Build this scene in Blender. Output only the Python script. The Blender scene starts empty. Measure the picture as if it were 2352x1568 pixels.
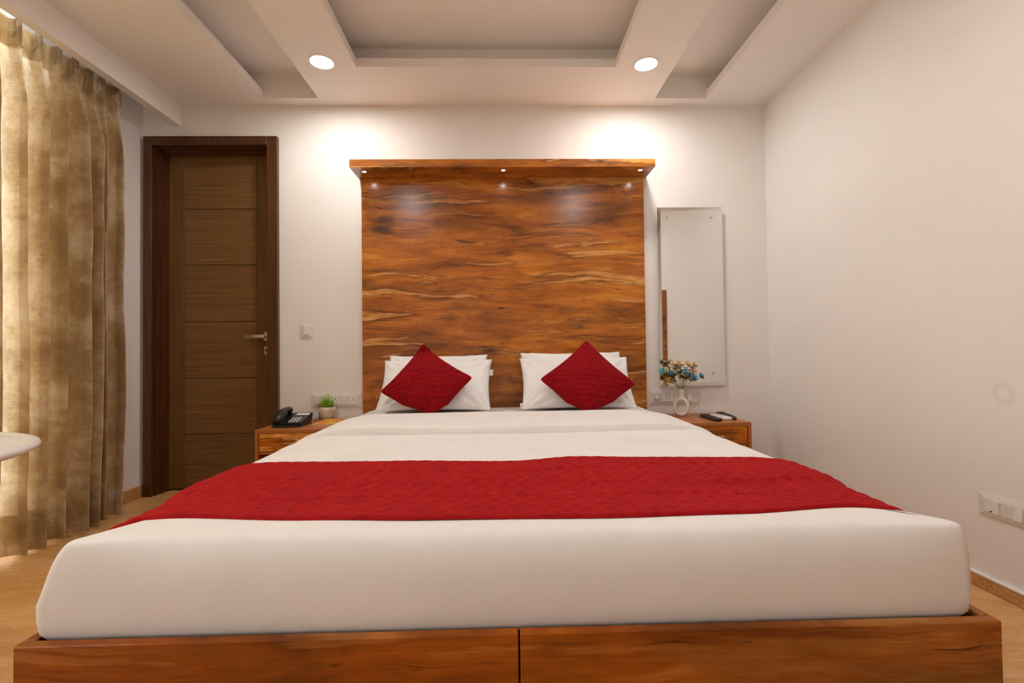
import bpy, bmesh, math, random
from mathutils import Vector, Matrix, noise
random.seed(7)
scene = bpy.context.scene
COL = scene.collection
PI = math.pi

# ------------------------------------------------------------------ camera
def cam_basis(yaw, pitch, roll):
    cy, sy, cp, sp = math.cos(yaw), math.sin(yaw), math.cos(pitch), math.sin(pitch)
    f = Vector((sy*cp, cy*cp, sp)); r = Vector((cy, -sy, 0)); u = r.cross(f)
    c, s = math.cos(roll), math.sin(roll)
    return c*r+s*u, -s*r+c*u, f
cd = bpy.data.cameras.new('camera'); cam = bpy.data.objects.new('camera', cd); COL.objects.link(cam)
cd.sensor_width = 36.0; cd.lens = 1100.0/2352*36; cd.clip_start = .02
r_, u_, f_ = cam_basis(.0247143, .0176611, -.0120071)
M = Matrix.Identity(4)
for i in range(3):
    M[i][0] = r_[i]; M[i][1] = u_[i]; M[i][2] = -f_[i]
M.translation = (2.12838, -2.94007, .847736)
cam.matrix_world = M
scene.camera = cam

# ------------------------------------------------------------------ world, exposure
world = bpy.data.worlds.new('sky'); scene.world = world; world.use_nodes = True
wn = world.node_tree; wn.nodes.clear()
bg = wn.nodes.new('ShaderNodeBackground')               # even bright overcast sky outside the window
bg.inputs['Color'].default_value = (.95, .97, 1.0, 1); bg.inputs['Strength'].default_value = 4.8
wo = wn.nodes.new('ShaderNodeOutputWorld')
wn.links.new(bg.outputs[0], wo.inputs[0])
LAMP = 138.0            # radiance of the ceiling downlights
LAMP_COL = (1.0, .97, .93)
SPOT = 60.0             # small spots in the headboard cornice
vs = scene.view_settings
scene.display_settings.display_device = 'sRGB'
vs.view_transform = 'Standard'; vs.look = 'None'; vs.gamma = 1.0; vs.use_curve_mapping = False
vs.exposure = 0.85

# ------------------------------------------------------------------ helpers
def srgb(r, g, b):
    def c(v):
        v /= 255.0
        return v/12.92 if v <= .04045 else ((v+.055)/1.055)**2.4
    return (c(r), c(g), c(b), 1)

class NT:
    def __init__(self, name):
        self.m = bpy.data.materials.new(name); self.m.use_nodes = True
        self.t = self.m.node_tree; self.b = self.t.nodes['Principled BSDF']
        self.out = self.t.nodes['Material Output']
    def n(self, typ, **kw):
        nd = self.t.nodes.new(typ)
        for k, v in kw.items(): setattr(nd, k, v)
        return nd
    def l(self, a, b): self.t.links.new(a, b)
    def set(self, **kw):
        for k, v in kw.items():
            self.b.inputs[k.replace('_', ' ')].default_value = v
        return self
    def co(self): 
        if not hasattr(self, '_co'): self._co = self.n('ShaderNodeTexCoord').outputs['Object']
        return self._co
    def map(self, scale=(1, 1, 1), loc=(0, 0, 0), rot=(0, 0, 0), src=None):
        m = self.n('ShaderNodeMapping')
        m.inputs['Scale'].default_value = scale; m.inputs['Location'].default_value = loc; m.inputs['Rotation'].default_value = rot
        self.l(src or self.co(), m.inputs[0]); return m.outputs[0]
    def noise(self, vec, scale, detail=4, rough=.55, dist=0):
        n = self.n('ShaderNodeTexNoise'); n.inputs['Scale'].default_value = scale; n.inputs['Detail'].default_value = detail
        n.inputs['Roughness'].default_value = rough; n.inputs['Distortion'].default_value = dist
        self.l(vec, n.inputs['Vector']); return n.outputs['Fac']
    def ramp(self, fac, stops, interp='LINEAR'):
        r = self.n('ShaderNodeValToRGB'); e = r.color_ramp.elements; r.color_ramp.interpolation = interp
        while len(e) < len(stops): e.new(.5)
        for k, (p, c) in enumerate(stops):
            e[k].position = p; e[k].color = c if len(c) == 4 else (*c, 1)
        self.l(fac, r.inputs[0]); return r.outputs['Color']
    def bw(self, fac, a, b, va=0, vb=1): return self.ramp(fac, [(a, (va, va, va)), (b, (vb, vb, vb))])
    def math(self, op, a, b=None, clamp=False):
        m = self.n('ShaderNodeMath', operation=op, use_clamp=clamp)
        for i, v in enumerate((a, b)):
            if v is None: continue
            if isinstance(v, (int, float)): m.inputs[i].default_value = v
            else: self.l(v, m.inputs[i])
        return m.outputs[0]
    def mix(self, fac, a, b, mode='MIX'):
        m = self.n('ShaderNodeMix', data_type='RGBA', blend_type=mode)
        for s, v in ((0, fac), (6, a), (7, b)):
            if isinstance(v, (int, float)): m.inputs[s].default_value = v
            elif isinstance(v, tuple): m.inputs[s].default_value = v if len(v) == 4 else (*v, 1)
            else: self.l(v, m.inputs[s])
        return m.outputs[2]
    def bump(self, h, strength=.3, dist=.005):
        b = self.n('ShaderNodeBump'); b.inputs['Strength'].default_value = strength; b.inputs['Distance'].default_value = dist
        self.l(h, b.inputs['Height']); self.l(b.outputs[0], self.b.inputs['Normal']); return b
    def color(self, c): self.l(c, self.b.inputs['Base Color'])

def plain(name, col, rough=.5, metal=0, spec=.5, coat=0, var=.06, vscale=30):
    t = NT(name)
    f = t.noise(t.co(), vscale, 4)
    hi = tuple(min(1, c*(1+var)) for c in col[:3]); lo = tuple(c*(1-var) for c in col[:3])
    t.color(t.ramp(f, [(.3, lo), (.7, hi)]))
    t.set(Roughness=rough, Metallic=metal, Specular_IOR_Level=spec, Coat_Weight=coat, Coat_Roughness=.1)
    return t.m

# ------------------------------------------------------------------ materials
def wall_mat(name, col, marks=()):
    t = NT(name)
    big = t.noise(t.co(), 1.3, 3); fine = t.noise(t.co(), 140, 3)
    c = t.ramp(big, [(.3, tuple(v*.97 for v in col)), (.7, tuple(min(1, v*1.02) for v in col))])
    sm = t.noise(t.map((6, 6, 2.2)), 1.6, 6, .65)
    c = t.mix(t.bw(sm, .66, .8, 0, .10), c, (col[0]*.72, col[1]*.68, col[2]*.64))
    for (p, rad, wid, amt) in marks:                     # scuffs with a shape of their own
        v = t.n('ShaderNodeVectorMath', operation='DISTANCE'); t.l(t.co(), v.inputs[0]); v.inputs[1].default_value = p
        d = t.math('ABSOLUTE', t.math('SUBTRACT', v.outputs['Value'], rad))
        f = t.math('MULTIPLY', t.math('SUBTRACT', 1.0, t.math('DIVIDE', d, wid), True), amt, True)
        c = t.mix(f, c, (col[0]*.6, col[1]*.52, col[2]*.46))
    t.color(c); t.set(Roughness=.62, Specular_IOR_Level=.25)
    t.bump(fine, .08, .002); return t.m
WALLC = (.885, .845, .81)
M_wall = wall_mat('wall paint', WALLC, marks=[((.93, 0, 1.36), .0, .004, .6), ((.93, 0, 1.31), .0, .004, .5), ((1.005, 0, 1.79), 0, .05, .08)])
M_wallr = wall_mat('right wall paint', WALLC, marks=[((3.80, -1.385, .681), .028, .016, .16), ((3.80, -1.24, 1.96), .032, .0012, .45), ((3.8, -1.27, .43), 0, .005, .5), ((3.8, -.66, 1.16), 0, .004, .6), ((3.8, -.53, 1.13), 0, .004, .5)])
M_ceil = wall_mat('ceiling paint', (.93, .885, .845))

def marble(name, c0, c1, c2, scale=1.0):
    t = NT(name)
    v = t.map((1.0*scale, 2.2*scale, 2.0*scale), rot=(0, 0, .45))
    w = t.noise(v, 2.2, 5, .6, 1.4); f = t.noise(v, 9, 7, .65, 1.0)
    c = t.ramp(w, [(.3, c0), (.5, c1), (.68, c2)])
    c = t.mix(t.bw(f, .42, .7, 0, .45), c, c0)
    vein = t.noise(t.map((1.2*scale, 5*scale, 3*scale), rot=(0, 0, .5), loc=(3, 1, 0)), 3, 6, .6, 1.8)
    k = t.ramp(vein, [(.47, (0, 0, 0)), (.5, (1, 1, 1)), (.53, (0, 0, 0))])
    c = t.mix(t.math('MULTIPLY', k, .35), c, srgb(240, 215, 180))
    t.color(c); t.set(Roughness=.3, Specular_IOR_Level=.3)
    return t.m
M_floor = marble('beige marble floor', srgb(198, 140, 76), srgb(216, 164, 100), srgb(230, 188, 134))
M_skirt = marble('beige marble skirting', srgb(176, 122, 62), srgb(196, 146, 86), srgb(212, 166, 108), 1.6)

def figured_wood(name, off=(0, 0, 0), scale=1.0, dark=1.0, lightamt=.9, gloss=.22, coat=.9, swap=None, base=None, cloud=(.50, .70)):
    """brown laminate with long horizontal figure: tan streaks edged in black, cloudy dark patches, knots"""
    t = NT(name); s = scale
    src = t.map((1, 1, 1), off, swap or (0, 0, 0))
    warp = t.noise(t.map((1.6*s, 1.6*s, 3.2*s), src=src), 1.5, 3)
    sp = t.n('ShaderNodeSeparateXYZ'); t.l(src, sp.inputs[0])
    zz = t.math('ADD', sp.outputs[2], t.math('MULTIPLY', t.math('SUBTRACT', warp, .5), .075/s))
    cb = t.n('ShaderNodeCombineXYZ'); t.l(sp.outputs[0], cb.inputs[0]); t.l(sp.outputs[1], cb.inputs[1]); t.l(zz, cb.inputs[2])
    v = cb.outputs[0]
    d = dark
    base_f = t.noise(t.map((1.0*s, 3*s, 8*s), src=v), 1.9, 10, .68, .5)
    stops = base or [(.28, srgb(88, 44, 6)), (.40, srgb(146, 78, 12)), (.52, srgb(184, 104, 20)), (.63, srgb(206, 126, 32)), (.76, srgb(226, 160, 70))]
    stops = [(p, tuple(min(1, x*d) for x in c[:3])) for p, c in stops]
    c = t.ramp(base_f, stops)
    # cloudy dark heartwood
    cl = t.noise(t.map((1.7*s, 2*s, 4.0*s), (4.1, 0, 2.7), src=v), 1.4, 7, .62, .7)
    c = t.mix(t.bw(cl, cloud[0], cloud[1], 0, .72), c, tuple(x*d for x in srgb(72, 42, 14)[:3]))
    # tan streaks with a dark spalt line
    st = t.noise(t.map((.50*s, 1*s, 6.2*s), (9.3, 0, 1.9), src=v), 1.5, 5, .50, .6)
    edge = t.ramp(st, [(.545, (0, 0, 0)), (.578, (1, 1, 1)), (.595, (0, 0, 0))])
    c = t.mix(t.math('MULTIPLY', edge, .62*lightamt, True), c, tuple(x*d for x in srgb(66, 34, 12)[:3]))
    lf = t.bw(st, .584, .606, 0, lightamt)
    tan = t.ramp(t.noise(t.map((5*s, 5*s, 40*s), src=v), 2, 6, .7), [(.35, tuple(x*d for x in srgb(186, 116, 44)[:3])), (.65, tuple(min(1, x*d) for x in srgb(232, 172, 96)[:3]))])
    c = t.mix(lf, c, tan)
    # finer second set of streaks, broken up along the grain
    s2 = t.noise(t.map((.95*s, 1*s, 12*s), (3.3, 0, 6.1), src=v), 1.6, 5, .6, .5)
    c = t.mix(t.math('MULTIPLY', t.ramp(s2, [(.565, (0, 0, 0)), (.592, (1, 1, 1)), (.61, (0, 0, 0))]), .55*lightamt, True), c, tuple(x*d for x in srgb(60, 30, 8)[:3]))
    c = t.mix(t.bw(s2, .595, .63, 0, .85*lightamt), c, tan)
    # knots: rings around scattered centres, flattened along the grain
    vo = t.n('ShaderNodeTexVoronoi'); vo.inputs['Scale'].default_value = 1.0; t.l(t.map((2.1*s, .5*s, 4.6*s), (.3, 0, .8), src=v), vo.inputs['Vector'])
    kd = t.math('ADD', vo.outputs['Distance'], t.math('MULTIPLY', t.math('SUBTRACT', cl, .5), .35))
    c = t.mix(t.bw(kd, .05, .17, .75, 0), c, tuple(x*d for x in srgb(58, 30, 8)[:3]))
    # short black checks
    ck = t.noise(t.map((3.4*s, 3*s, 22*s), (1.3, 0, 7.7), src=v), 1.7, 5, .6, .8)
    c = t.mix(t.bw(ck, .64, .70, 0, .8), c, tuple(x*d for x in srgb(48, 24, 8)[:3]))
    fg = t.noise(t.map((5*s, 5*s, 170*s), src=v), 1.5, 4, .6)
    g = t.bw(fg, .3, .7, .84, 1.1)
    c = t.mix(1.0, c, g, 'MULTIPLY')
    t.color(c)
    t.set(Roughness=.5, Specular_IOR_Level=.15, Coat_Weight=coat, Coat_Roughness=gloss)
    t.bump(t.noise(t.co(), 55, 4), .04, .002)
    return t.m
M_head = figured_wood('headboard laminate')
M_corn = figured_wood('cornice laminate', (5.2, 0, 3.3))
M_bedw = figured_wood('bed laminate', (2.2, 0, 8.3), .8, .9, .25, .25, .2, base=[(.27, srgb(84, 36, 2)), (.42, srgb(136, 64, 4)), (.55, srgb(170, 86, 8)), (.70, srgb(194, 106, 18)), (.85, srgb(206, 130, 40))], cloud=(.43, .68))
M_drawer = figured_wood('drawer laminate', (7.2, 1, 5.2), 1.5, 1.25, 1.0, .25, .2)
M_unit = figured_wood('wall unit laminate', (1.2, 1, 4.2), 1.0, .9, .5)

def grain(name, c0, c1, axis='z', rough=.42, coat=.2, fine=90):
    t = NT(name)
    s = {'x': (2, fine, fine), 'z': (fine, fine, 2), 'y': (fine, 2, fine)}[axis]
    f = t.noise(t.map(s), 1.0, 5, .6); b = t.noise(t.map(tuple(.12*v+.5 for v in s)), 1.0, 3)
    c = t.ramp(f, [(.3, c0), (.7, c1)])
    c = t.mix(t.bw(b, .35, .75, 0, .4), c, c0)
    t.color(c); t.set(Roughness=rough, Specular_IOR_Level=.35, Coat_Weight=coat, Coat_Roughness=.2)
    t.bump(f, .12, .001); return t.m
M_teak = grain('brown veneer', srgb(164, 96, 40), srgb(194, 120, 56), 'x')
M_frame = grain('dark door frame polish', srgb(62, 30, 10), srgb(96, 52, 20), 'z', .3, .4, 60)
M_doorv = grain('door veneer vertical', srgb(96, 66, 30), srgb(130, 94, 50), 'z', .45, .1, 130)
M_doorh = grain('door veneer horizontal', srgb(104, 70, 34), srgb(144, 104, 60), 'x', .45, .1, 130)

def cloth(name, col, rough=.9, weave=900, bump=.12, sheen=.15, var=.03):
    t = NT(name)
    f = t.noise(t.co(), 6, 4)
    t.color(t.ramp(f, [(.3, tuple(v*(1-var) for v in col)), (.7, tuple(min(1, v*(1+var)) for v in col))]))
    t.set(Roughness=rough, Specular_IOR_Level=.15, Sheen_Weight=sheen)
    w = t.noise(t.co(), weave, 2); k = t.noise(t.map((6, 30, 6)), 1.0, 4)
    t.bump(t.math('ADD', t.math('MULTIPLY', w, .25), k), bump, .004); return t.m
M_sheet = cloth('white cotton sheet', (.86, .83, .80), bump=.10)
M_pill = cloth('white pillowcase', (.87, .855, .84), bump=.3)
def red_cloth(name, a, b):
    t = NT(name)
    f = t.noise(t.map((40, 40, 40)), 1.0, 6, .7); g = t.noise(t.co(), 5, 3)
    c = t.ramp(f, [(.3, a), (.72, b)]); c = t.mix(t.bw(g, .35, .7, 0, .35), c, a)
    t.color(c); t.set(Roughness=.8, Specular_IOR_Level=.12, Sheen_Weight=.35, Sheen_Roughness=.4)
    t.b.inputs['Sheen Tint'].default_value = srgb(225, 70, 70)
    t.bump(t.noise(t.co(), 500, 3), .25, .002); return t.m
M_runner = red_cloth('red velvet runner', srgb(150, 8, 14), srgb(184, 26, 30))
M_cush = red_cloth('crimson velvet cushion', srgb(122, 2, 10), srgb(158, 10, 22))

def curtain_mat():
    t = NT('crushed velvet curtain')
    fine = t.noise(t.map((6, 70, 330)), 1.0, 4, .6)
    vert = t.noise(t.map((20, 120, 24)), 1.0, 4, .6)
    patch = t.noise(t.map((2.0, 11, 3.2)), 1.0, 7, .68)
    k = t.math('ADD', t.math('MULTIPLY', fine, .16), t.math('ADD', t.math('MULTIPLY', vert, .16), t.math('MULTIPLY', patch, .76)))
    c = t.ramp(k, [(.43, srgb(172, 144, 106)), (.53, srgb(194, 168, 130)), (.59, srgb(226, 208, 178)), (.68, srgb(243, 232, 212))])  # paler patches: the velvet's shine painted into the base colour
    t.color(c)
    t.l(t.bw(k, .5, .68, .72, .42), t.b.inputs['Roughness'])
    t.set(Specular_IOR_Level=.25, Sheen_Weight=.35, Sheen_Roughness=.35)
    t.b.inputs['Sheen Tint'].default_value = srgb(235, 215, 180)
    t.bump(fine, .2, .002)
    tr = t.n('ShaderNodeBsdfTranslucent'); t.l(t.ramp(k, [(.42, srgb(214, 188, 140)), (.72, srgb(252, 240, 210))]), tr.inputs['Color'])
    mx = t.n('ShaderNodeMixShader'); mx.inputs[0].default_value = .42
    t.l(t.b.outputs[0], mx.inputs[1]); t.l(tr.outputs[0], mx.inputs[2]); t.l(mx.outputs[0], t.out.inputs[0])
    return t.m
M_curt = curtain_mat()
M_black = plain('black plastic', (.012, .011, .011), .32, var=.15)
M_blackg = plain('dark grey plastic', (.035, .033, .032), .45, var=.1)
M_key = plain('pale grey keys', (.5, .49, .47), .5)
M_ivory = plain('ivory switch plastic', (.78, .74, .69), .32, var=.02)
M_rocker = plain('white rocker plastic', (.86, .83, .79), .28, var=.02)
M_seam = plain('shadowed plastic gap', (.40, .35, .30), .6)
M_hole = plain('socket hole', (.01, .01, .01), .8)
M_steel = plain('brushed steel', (.66, .6, .52), .28, 1.0, var=.04)
M_chrome = plain('chrome', (.8, .79, .77), .12, 1.0, var=.02)
M_whitem = plain('white enamelled metal', (.82, .78, .73), .35, var=.04)
M_dark = plain('dark plywood', (.03, .018, .012), .8)
M_track = plain('curtain track aluminium', (.22, .2, .18), .4, .6)
M_alu = plain('window aluminium', (.5, .5, .5), .4, .6)
M_ceram = plain('cream ceramic', (.76, .70, .60), .16, var=.03)
M_potm = None
M_tag = plain('white satin tag', (.85, .85, .84), .6)
def mirror_mat():
    t = NT('silvered mirror'); f = t.noise(t.co(), 3, 2)
    t.color(t.ramp(f, [(.3, (.80, .80, .79)), (.7, (.82, .82, .81))])); t.set(Metallic=1.0, Roughness=.015); return t.m
M_mirror = mirror_mat()
def glass_mat(name, col, rough=0.0):
    t = NT(name); t.set(Roughness=rough, IOR=1.45, Transmission_Weight=1.0)
    f = t.noise(t.co(), 2, 2); t.color(t.ramp(f, [(.3, col), (.7, col)])); return t.m
M_glass = glass_mat('window glass', (.95, .97, .97)); M_acryl = glass_mat('clear acrylic', (.93, .91, .88), .05)
def emis(name, col, s):
    t = NT(name); t.set(Emission_Strength=s); t.b.inputs['Emission Color'].default_value = (*col, 1)
    f = t.noise(t.co(), 4, 1); t.color(t.ramp(f, [(.3, (.8, .8, .8)), (.7, (.82, .82, .82))])); return t.m
M_lamp = emis('downlight diffuser', LAMP_COL, LAMP)
M_spot = emis('cornice spot led', (.86, .92, 1.0), SPOT)

# ------------------------------------------------------------------ mesh helpers
def box(bm, a, b, bev=0, seg=2):
    x0, y0, z0 = a; x1, y1, z1 = b
    vs_ = [bm.verts.new(p) for p in ((x0, y0, z0), (x1, y0, z0), (x1, y1, z0), (x0, y1, z0), (x0, y0, z1), (x1, y0, z1), (x1, y1, z1), (x0, y1, z1))]
    fs = [bm.faces.new([vs_[i] for i in q]) for q in ((3, 2, 1, 0), (4, 5, 6, 7), (0, 1, 5, 4), (1, 2, 6, 5), (2, 3, 7, 6), (3, 0, 4, 7))]
    if bev > 0:
        es = set(e for f in fs for e in f.edges)
        bmesh.ops.bevel(bm, geom=list(es), offset=bev, segments=seg, profile=.5, affect='EDGES')
    return bm
def B(*boxes, bev=0, seg=2):
    bm = bmesh.new()
    for a, b in boxes: box(bm, a, b, bev, seg)
    return bm
def loft(bm, rings, cap0=True, cap1=True, closed=True):
    R = [[bm.verts.new(p) for p in r] for r in rings]; n = len(R[0])
    for a, b in zip(R, R[1:]):
        for i in range(n if closed else n-1):
            j = (i+1) % n; bm.faces.new((a[i], a[j], b[j], b[i]))
    if cap0: bm.faces.new(R[0][::-1])
    if cap1: bm.faces.new(R[-1])
    return bm
def lathe(bm, prof, c=(0, 0, 0), n=24, axis='z', cap0=True, cap1=True):
    rings = []
    for r, h in prof:
        ring = []
        for k in range(n):
            a = 2*PI*k/n; p = (r*math.cos(a), r*math.sin(a), h)
            if axis == 'y': p = (p[0], -p[2], p[1])
            if axis == 'x': p = (p[2], p[0], p[1])
            ring.append((c[0]+p[0], c[1]+p[1], c[2]+p[2]))
        rings.append(ring)
    return loft(bm, rings, cap0, cap1)
def tube(bm, pts, rad, n=8, caps=True):
    pts = [Vector(p) for p in pts]; rings = []; up = Vector((0, 0, 1))
    for i, p in enumerate(pts):
        d = (pts[min(i+1, len(pts)-1)]-pts[max(i-1, 0)]).normalized()
        a = d.cross(up)
        if a.length < 1e-3: a = d.cross(Vector((1, 0, 0)))
        a.normalize(); b = a.cross(d).normalized(); up = b
        rr = rad[i] if isinstance(rad, (list, tuple)) else rad
        rings.append([p+a*(rr*math.cos(2*PI*k/n))+b*(rr*math.sin(2*PI*k/n)) for k in range(n)])
    return loft(bm, rings, caps, caps)
def grid(bm, fn, nu, nv, closeu=False):
    V = [[bm.verts.new(fn(i/nu, j/nv)) for i in range(nu+(0 if closeu else 1))] for j in range(nv+1)]
    m = len(V[0])
    for j in range(nv):
        for i in range(nu):
            k = (i+1) % m; bm.faces.new((V[j][i], V[j][k], V[j+1][k], V[j+1][i]))
    return V
def obj(name, bm, mat, parent=None, smooth=False, angle=None, xf=None):
    if xf is not None: bmesh.ops.transform(bm, matrix=xf, verts=bm.verts[:])
    bmesh.ops.recalc_face_normals(bm, faces=bm.faces[:])
    me = bpy.data.meshes.new(name); bm.to_mesh(me); bm.free()
    if smooth or angle:
        for p in me.polygons: p.use_smooth = True
        if angle:
            bm2 = bmesh.new(); bm2.from_mesh(me)
            for e in bm2.edges:
                if len(e.link_faces) == 2 and e.calc_face_angle(0) > math.radians(angle): e.smooth = False
            bm2.to_mesh(me); bm2.free()
    o = bpy.data.objects.new(name, me); COL.objects.link(o); me.materials.append(mat)
    if parent is not None: attach(o, parent)
    return o
def root_of(o): return o.parent if o.parent else o
def attach(o, parent):
    o.parent = parent
    t = Vector((0, 0, 0)); q = parent
    while q is not None:
        t += q.location if q.type == 'EMPTY' else Vector((0, 0, 0)); q = q.parent if q.type != 'EMPTY' else None
    if parent.type == 'EMPTY': o.matrix_parent_inverse = Matrix.Translation(parent.location).inverted()
def thing(name, loc, label=None, cat=None, group=None, kind=None):
    o = bpy.data.objects.new(name, None); COL.objects.link(o); o.location = loc; o.empty_display_size = .05
    return tag(o, label, cat, group, kind)
def tag(o, label=None, cat=None, group=None, kind=None):
    for k, v in (('label', label), ('category', cat), ('group', group), ('kind', kind)):
        if v: o[k] = v
    return o
def fbm(x, y, z, o=3):
    return noise.fractal(Vector((x, y, z)), 1.0, 2.0, o)
def interp(tab, x):
    if x <= tab[0][0]: return tab[0][1]
    for (a, va), (b, vb) in zip(tab, tab[1:]):
        if x <= b: 
            t = (x-a)/(b-a); t = t*t*(3-2*t); return va+(vb-va)*t
    return tab[-1][1]
def sstep(a, b, x):
    t = max(0, min(1, (x-a)/(b-a))); return t*t*(3-2*t)

# ------------------------------------------------------------------ room shell
XL, XR, YB, ZC, ZT = -.025, 3.80, -4.4, 2.36, 2.51
floor = tag(obj('floor', B(((XL-.3, YB-.1, -.1), (XR+.1, .3, 0))), M_floor), 'polished beige marble floor with tan veins', 'floor', kind='structure')
# back wall with the door opening x -0.0045..0.791, z..2.16
DX0, DX1, DZ = .0, .787, 2.157
tag(obj('wall_back', B(((XL-.15, 0, 0), (DX0, .15, 2.7)), ((DX1, 0, 0), (XR+.15, .15, 2.7)), ((DX0, 0, DZ), (DX1, .15, 2.7)), ((DX0-.1, .15, 0), (DX1+.1, .2, 2.4))), M_wall), 'cream painted wall behind the headboard and door', 'wall', kind='structure')  # last box: unseen block added behind the door to keep outside light out
tag(obj('wall_right', B(((XR, YB-.15, 0), (XR+.15, 0, 2.7))), M_wallr), 'cream painted right wall with faint scuffs', 'wall', kind='structure')
WY0, WY1, WZ1 = -.76, -3.45, 2.50  # opening runs on past the curtain, out of view, to let in extra daylight
tag(obj('wall_left', B(((XL-.2, WY0, 0), (XL, 0, 2.7)), ((XL-.2, YB-.15, 0), (XL, WY1, 2.7)), ((XL-.2, WY1, WZ1), (XL, WY0, 2.7))), M_wall), 'cream painted wall strip beside the curtain', 'wall', kind='structure')
tag(obj('wall_front', B(((XL-.2, YB-.15, 0), (XR+.15, YB, 2.7))), M_wall), 'cream painted wall behind the viewer', 'wall', kind='structure')
# false ceiling: three recesses; thin lips in front of set-back coves
CX0, CX1, CY0, CY1 = 1.380, 2.767, -.4064, -3.3
SY0, SY1 = -.0884, -3.7
LX0, LX1, RX0, RX1 = .740, 1.062, 3.082, 3.396
ZL = ZC+.046; COVE = .085
PXI = .16
cb_ = []
def strips(z0, z1, g):
    """boxes of the ceiling board with holes; g = cove set-back"""
    lx0, rx1 = LX0-g, RX1+g; c0, c1 = CX0-g, CX1+g
    sy0, sy1 = SY0, SY1; cy0, cy1 = CY0+g, CY1-g
    xs = [(PXI, lx0, 0, YB), (rx1, XR, 0, YB)]
    out = [((a, y1, z0), (b, y0, z1)) for a, b, y0, y1 in xs]
    out += [((lx0, sy0, z0), (LX1, 0, z1)), ((lx0, YB, z0), (LX1, sy1, z1)), ((RX0, sy0, z0), (rx1, 0, z1)), ((RX0, YB, z0), (rx1, sy1, z1))]
    out += [((LX1, YB, z0), (c0, 0, z1)), ((c1, YB, z0), (RX0, 0, z1)), ((c0, cy0, z0), (c1, 0, z1)), ((c0, YB, z0), (c1, cy1, z1))]
    return out
cb_ += strips(ZC, ZL, 0) + strips(ZL, ZT, COVE) + [((XL, YB, ZT), (XR, 0, ZT+.06))]
tag(obj('ceiling', B(*cb_), M_ceil), 'cream false ceiling with one wide and two narrow recesses', 'ceiling', kind='structure')
tag(obj('trim_1', B(((.155, YB, 2.2325), (.2046, 0, ZC+.02)), bev=.0015, seg=1), M_ceil), 'cream curtain pelmet board along the left wall', 'pelmet', kind='structure')
bz = .046
bb = bmesh.new(); box(bb, (XR-.012, YB, 0), (XR, 0, bz), .002, 1)
base_r = tag(obj('baseboard_right', bb, M_skirt), 'tan marble skirting along the right wall', 'skirting', kind='structure')
bm = bmesh.new()                                         # crumbling plaster line above the skirting
for k in range(120):
    y = -.02-k*.0365; h = .004+.004*abs(fbm(y*9, 1, 2))
    box(bm, (XR-.013-.002*random.random(), y-.0365, bz-.001), (XR, y, bz+h))
obj('plaster_edge', bm, M_wall, base_r)
tag(obj('baseboard_left', B(((XL, WY0, 0), (XL+.012, 0, .07)), bev=.002, seg=1), M_skirt), 'tan marble skirting beside the door frame', 'skirting', kind='structure')
tag(obj('baseboard_back', B(((DX1+.004, -.012, 0), (1.28, 0, .07)), ((3.03, -.012, 0), (XR-.012, 0, .07)), bev=.002, seg=1), M_skirt), 'tan marble skirting along the headboard wall', 'skirting', kind='structure')

# window behind the curtain; bare stretch past its end added for soft daylight
w = thing('window_1', (XL-.1, (WY0+WY1)/2, 0), 'tall glazed balcony window behind the curtain, with an unseen stretch added for daylight', 'window', kind='structure')
for y in (WY0-.025, -1.55, -2.5, WY1+.025):
    obj('window_frame', B(((XL-.14, y-.025, .03), (XL-.09, y+.025, WZ1)), bev=.003, seg=1), M_alu, w)
obj('window_frame', B(((XL-.14, WY1, 0.0), (XL-.09, WY0, .03)), ((XL-.14, WY1, WZ1-.04), (XL-.09, WY0, WZ1)), bev=.003, seg=1), M_alu, w)
for a, b in ((WY0-.05, -1.525), (-1.575, -2.475), (-2.525, WY1+.05)):
    obj('pane', B(((XL-.118, b, .03), (XL-.112, a, WZ1-.04))), M_glass, w)

# ------------------------------------------------------------------ door
d = thing('door_1', (.39, 0, 0), 'dark framed brown wooden door in the left corner', 'door', kind='structure')
F0, F1, FI0, FI1, FZ, FZI = -.0045, .791, .0465, .7285, 2.16, 2.1066
bm = bmesh.new()
for (x0, x1, z0, z1) in ((F0, FI0, 0, FZ), (FI1, F1, 0, FZ), (FI0, FI1, FZI, FZ)):
    box(bm, (x0, -.03, z0), (x1, .0, z1), .002, 1)
obj('architrave', bm, M_frame, d)
bm = bmesh.new()
box(bm, (DX0+.002, .0, 0), (FI0+.006, .145, DZ-.004)); box(bm, (FI1-.006, .0, 0), (DX1-.002, .145, DZ-.004)); box(bm, (FI0, .0, FZI-.006), (FI1, .145, DZ-.004))
# rebate bead seen as a second line inside the frame
box(bm, (FI0+.004, .035, 0), (FI0+.016, .1, FZI-.006)); box(bm, (FI1-.016, .035, 0), (FI1-.004, .1, FZI-.006)); box(bm, (FI0+.004, .035, FZI-.018), (FI1-.004, .1, FZI-.004))
obj('jamb', bm, M_frame, d)
LY = .10
leaf = obj('door_leaf', B(((FI0+.008, LY+.006, .012), (FI1-.008, LY+.04, FZI-.01))), M_doorv, d)
SX0, SX1 = .1607, .6044
obj('stile', B(((FI0+.008, LY, .012), (SX0-.0015, LY+.006, FZI-.01)), bev=.001, seg=1), M_doorv, leaf)
obj('stile', B(((SX1+.0015, LY, .012), (FI1-.008, LY+.006, FZI-.01)), bev=.001, seg=1), M_doorv, leaf)
zs = [FZI-.01, 1.754, 1.4015, 1.0455, .6935, .346, .012]
for a, b in zip(zs, zs[1:]):
    obj('panel', B(((SX0, LY+.0005, b+.003), (SX1, LY+.006, a-.003)), bev=.001, seg=1), M_doorh, leaf)
h = obj('door_handle', B(((.648, LY-.008, .925), (.684, LY, .978)), bev=.002, seg=1), M_steel, leaf)
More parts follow.
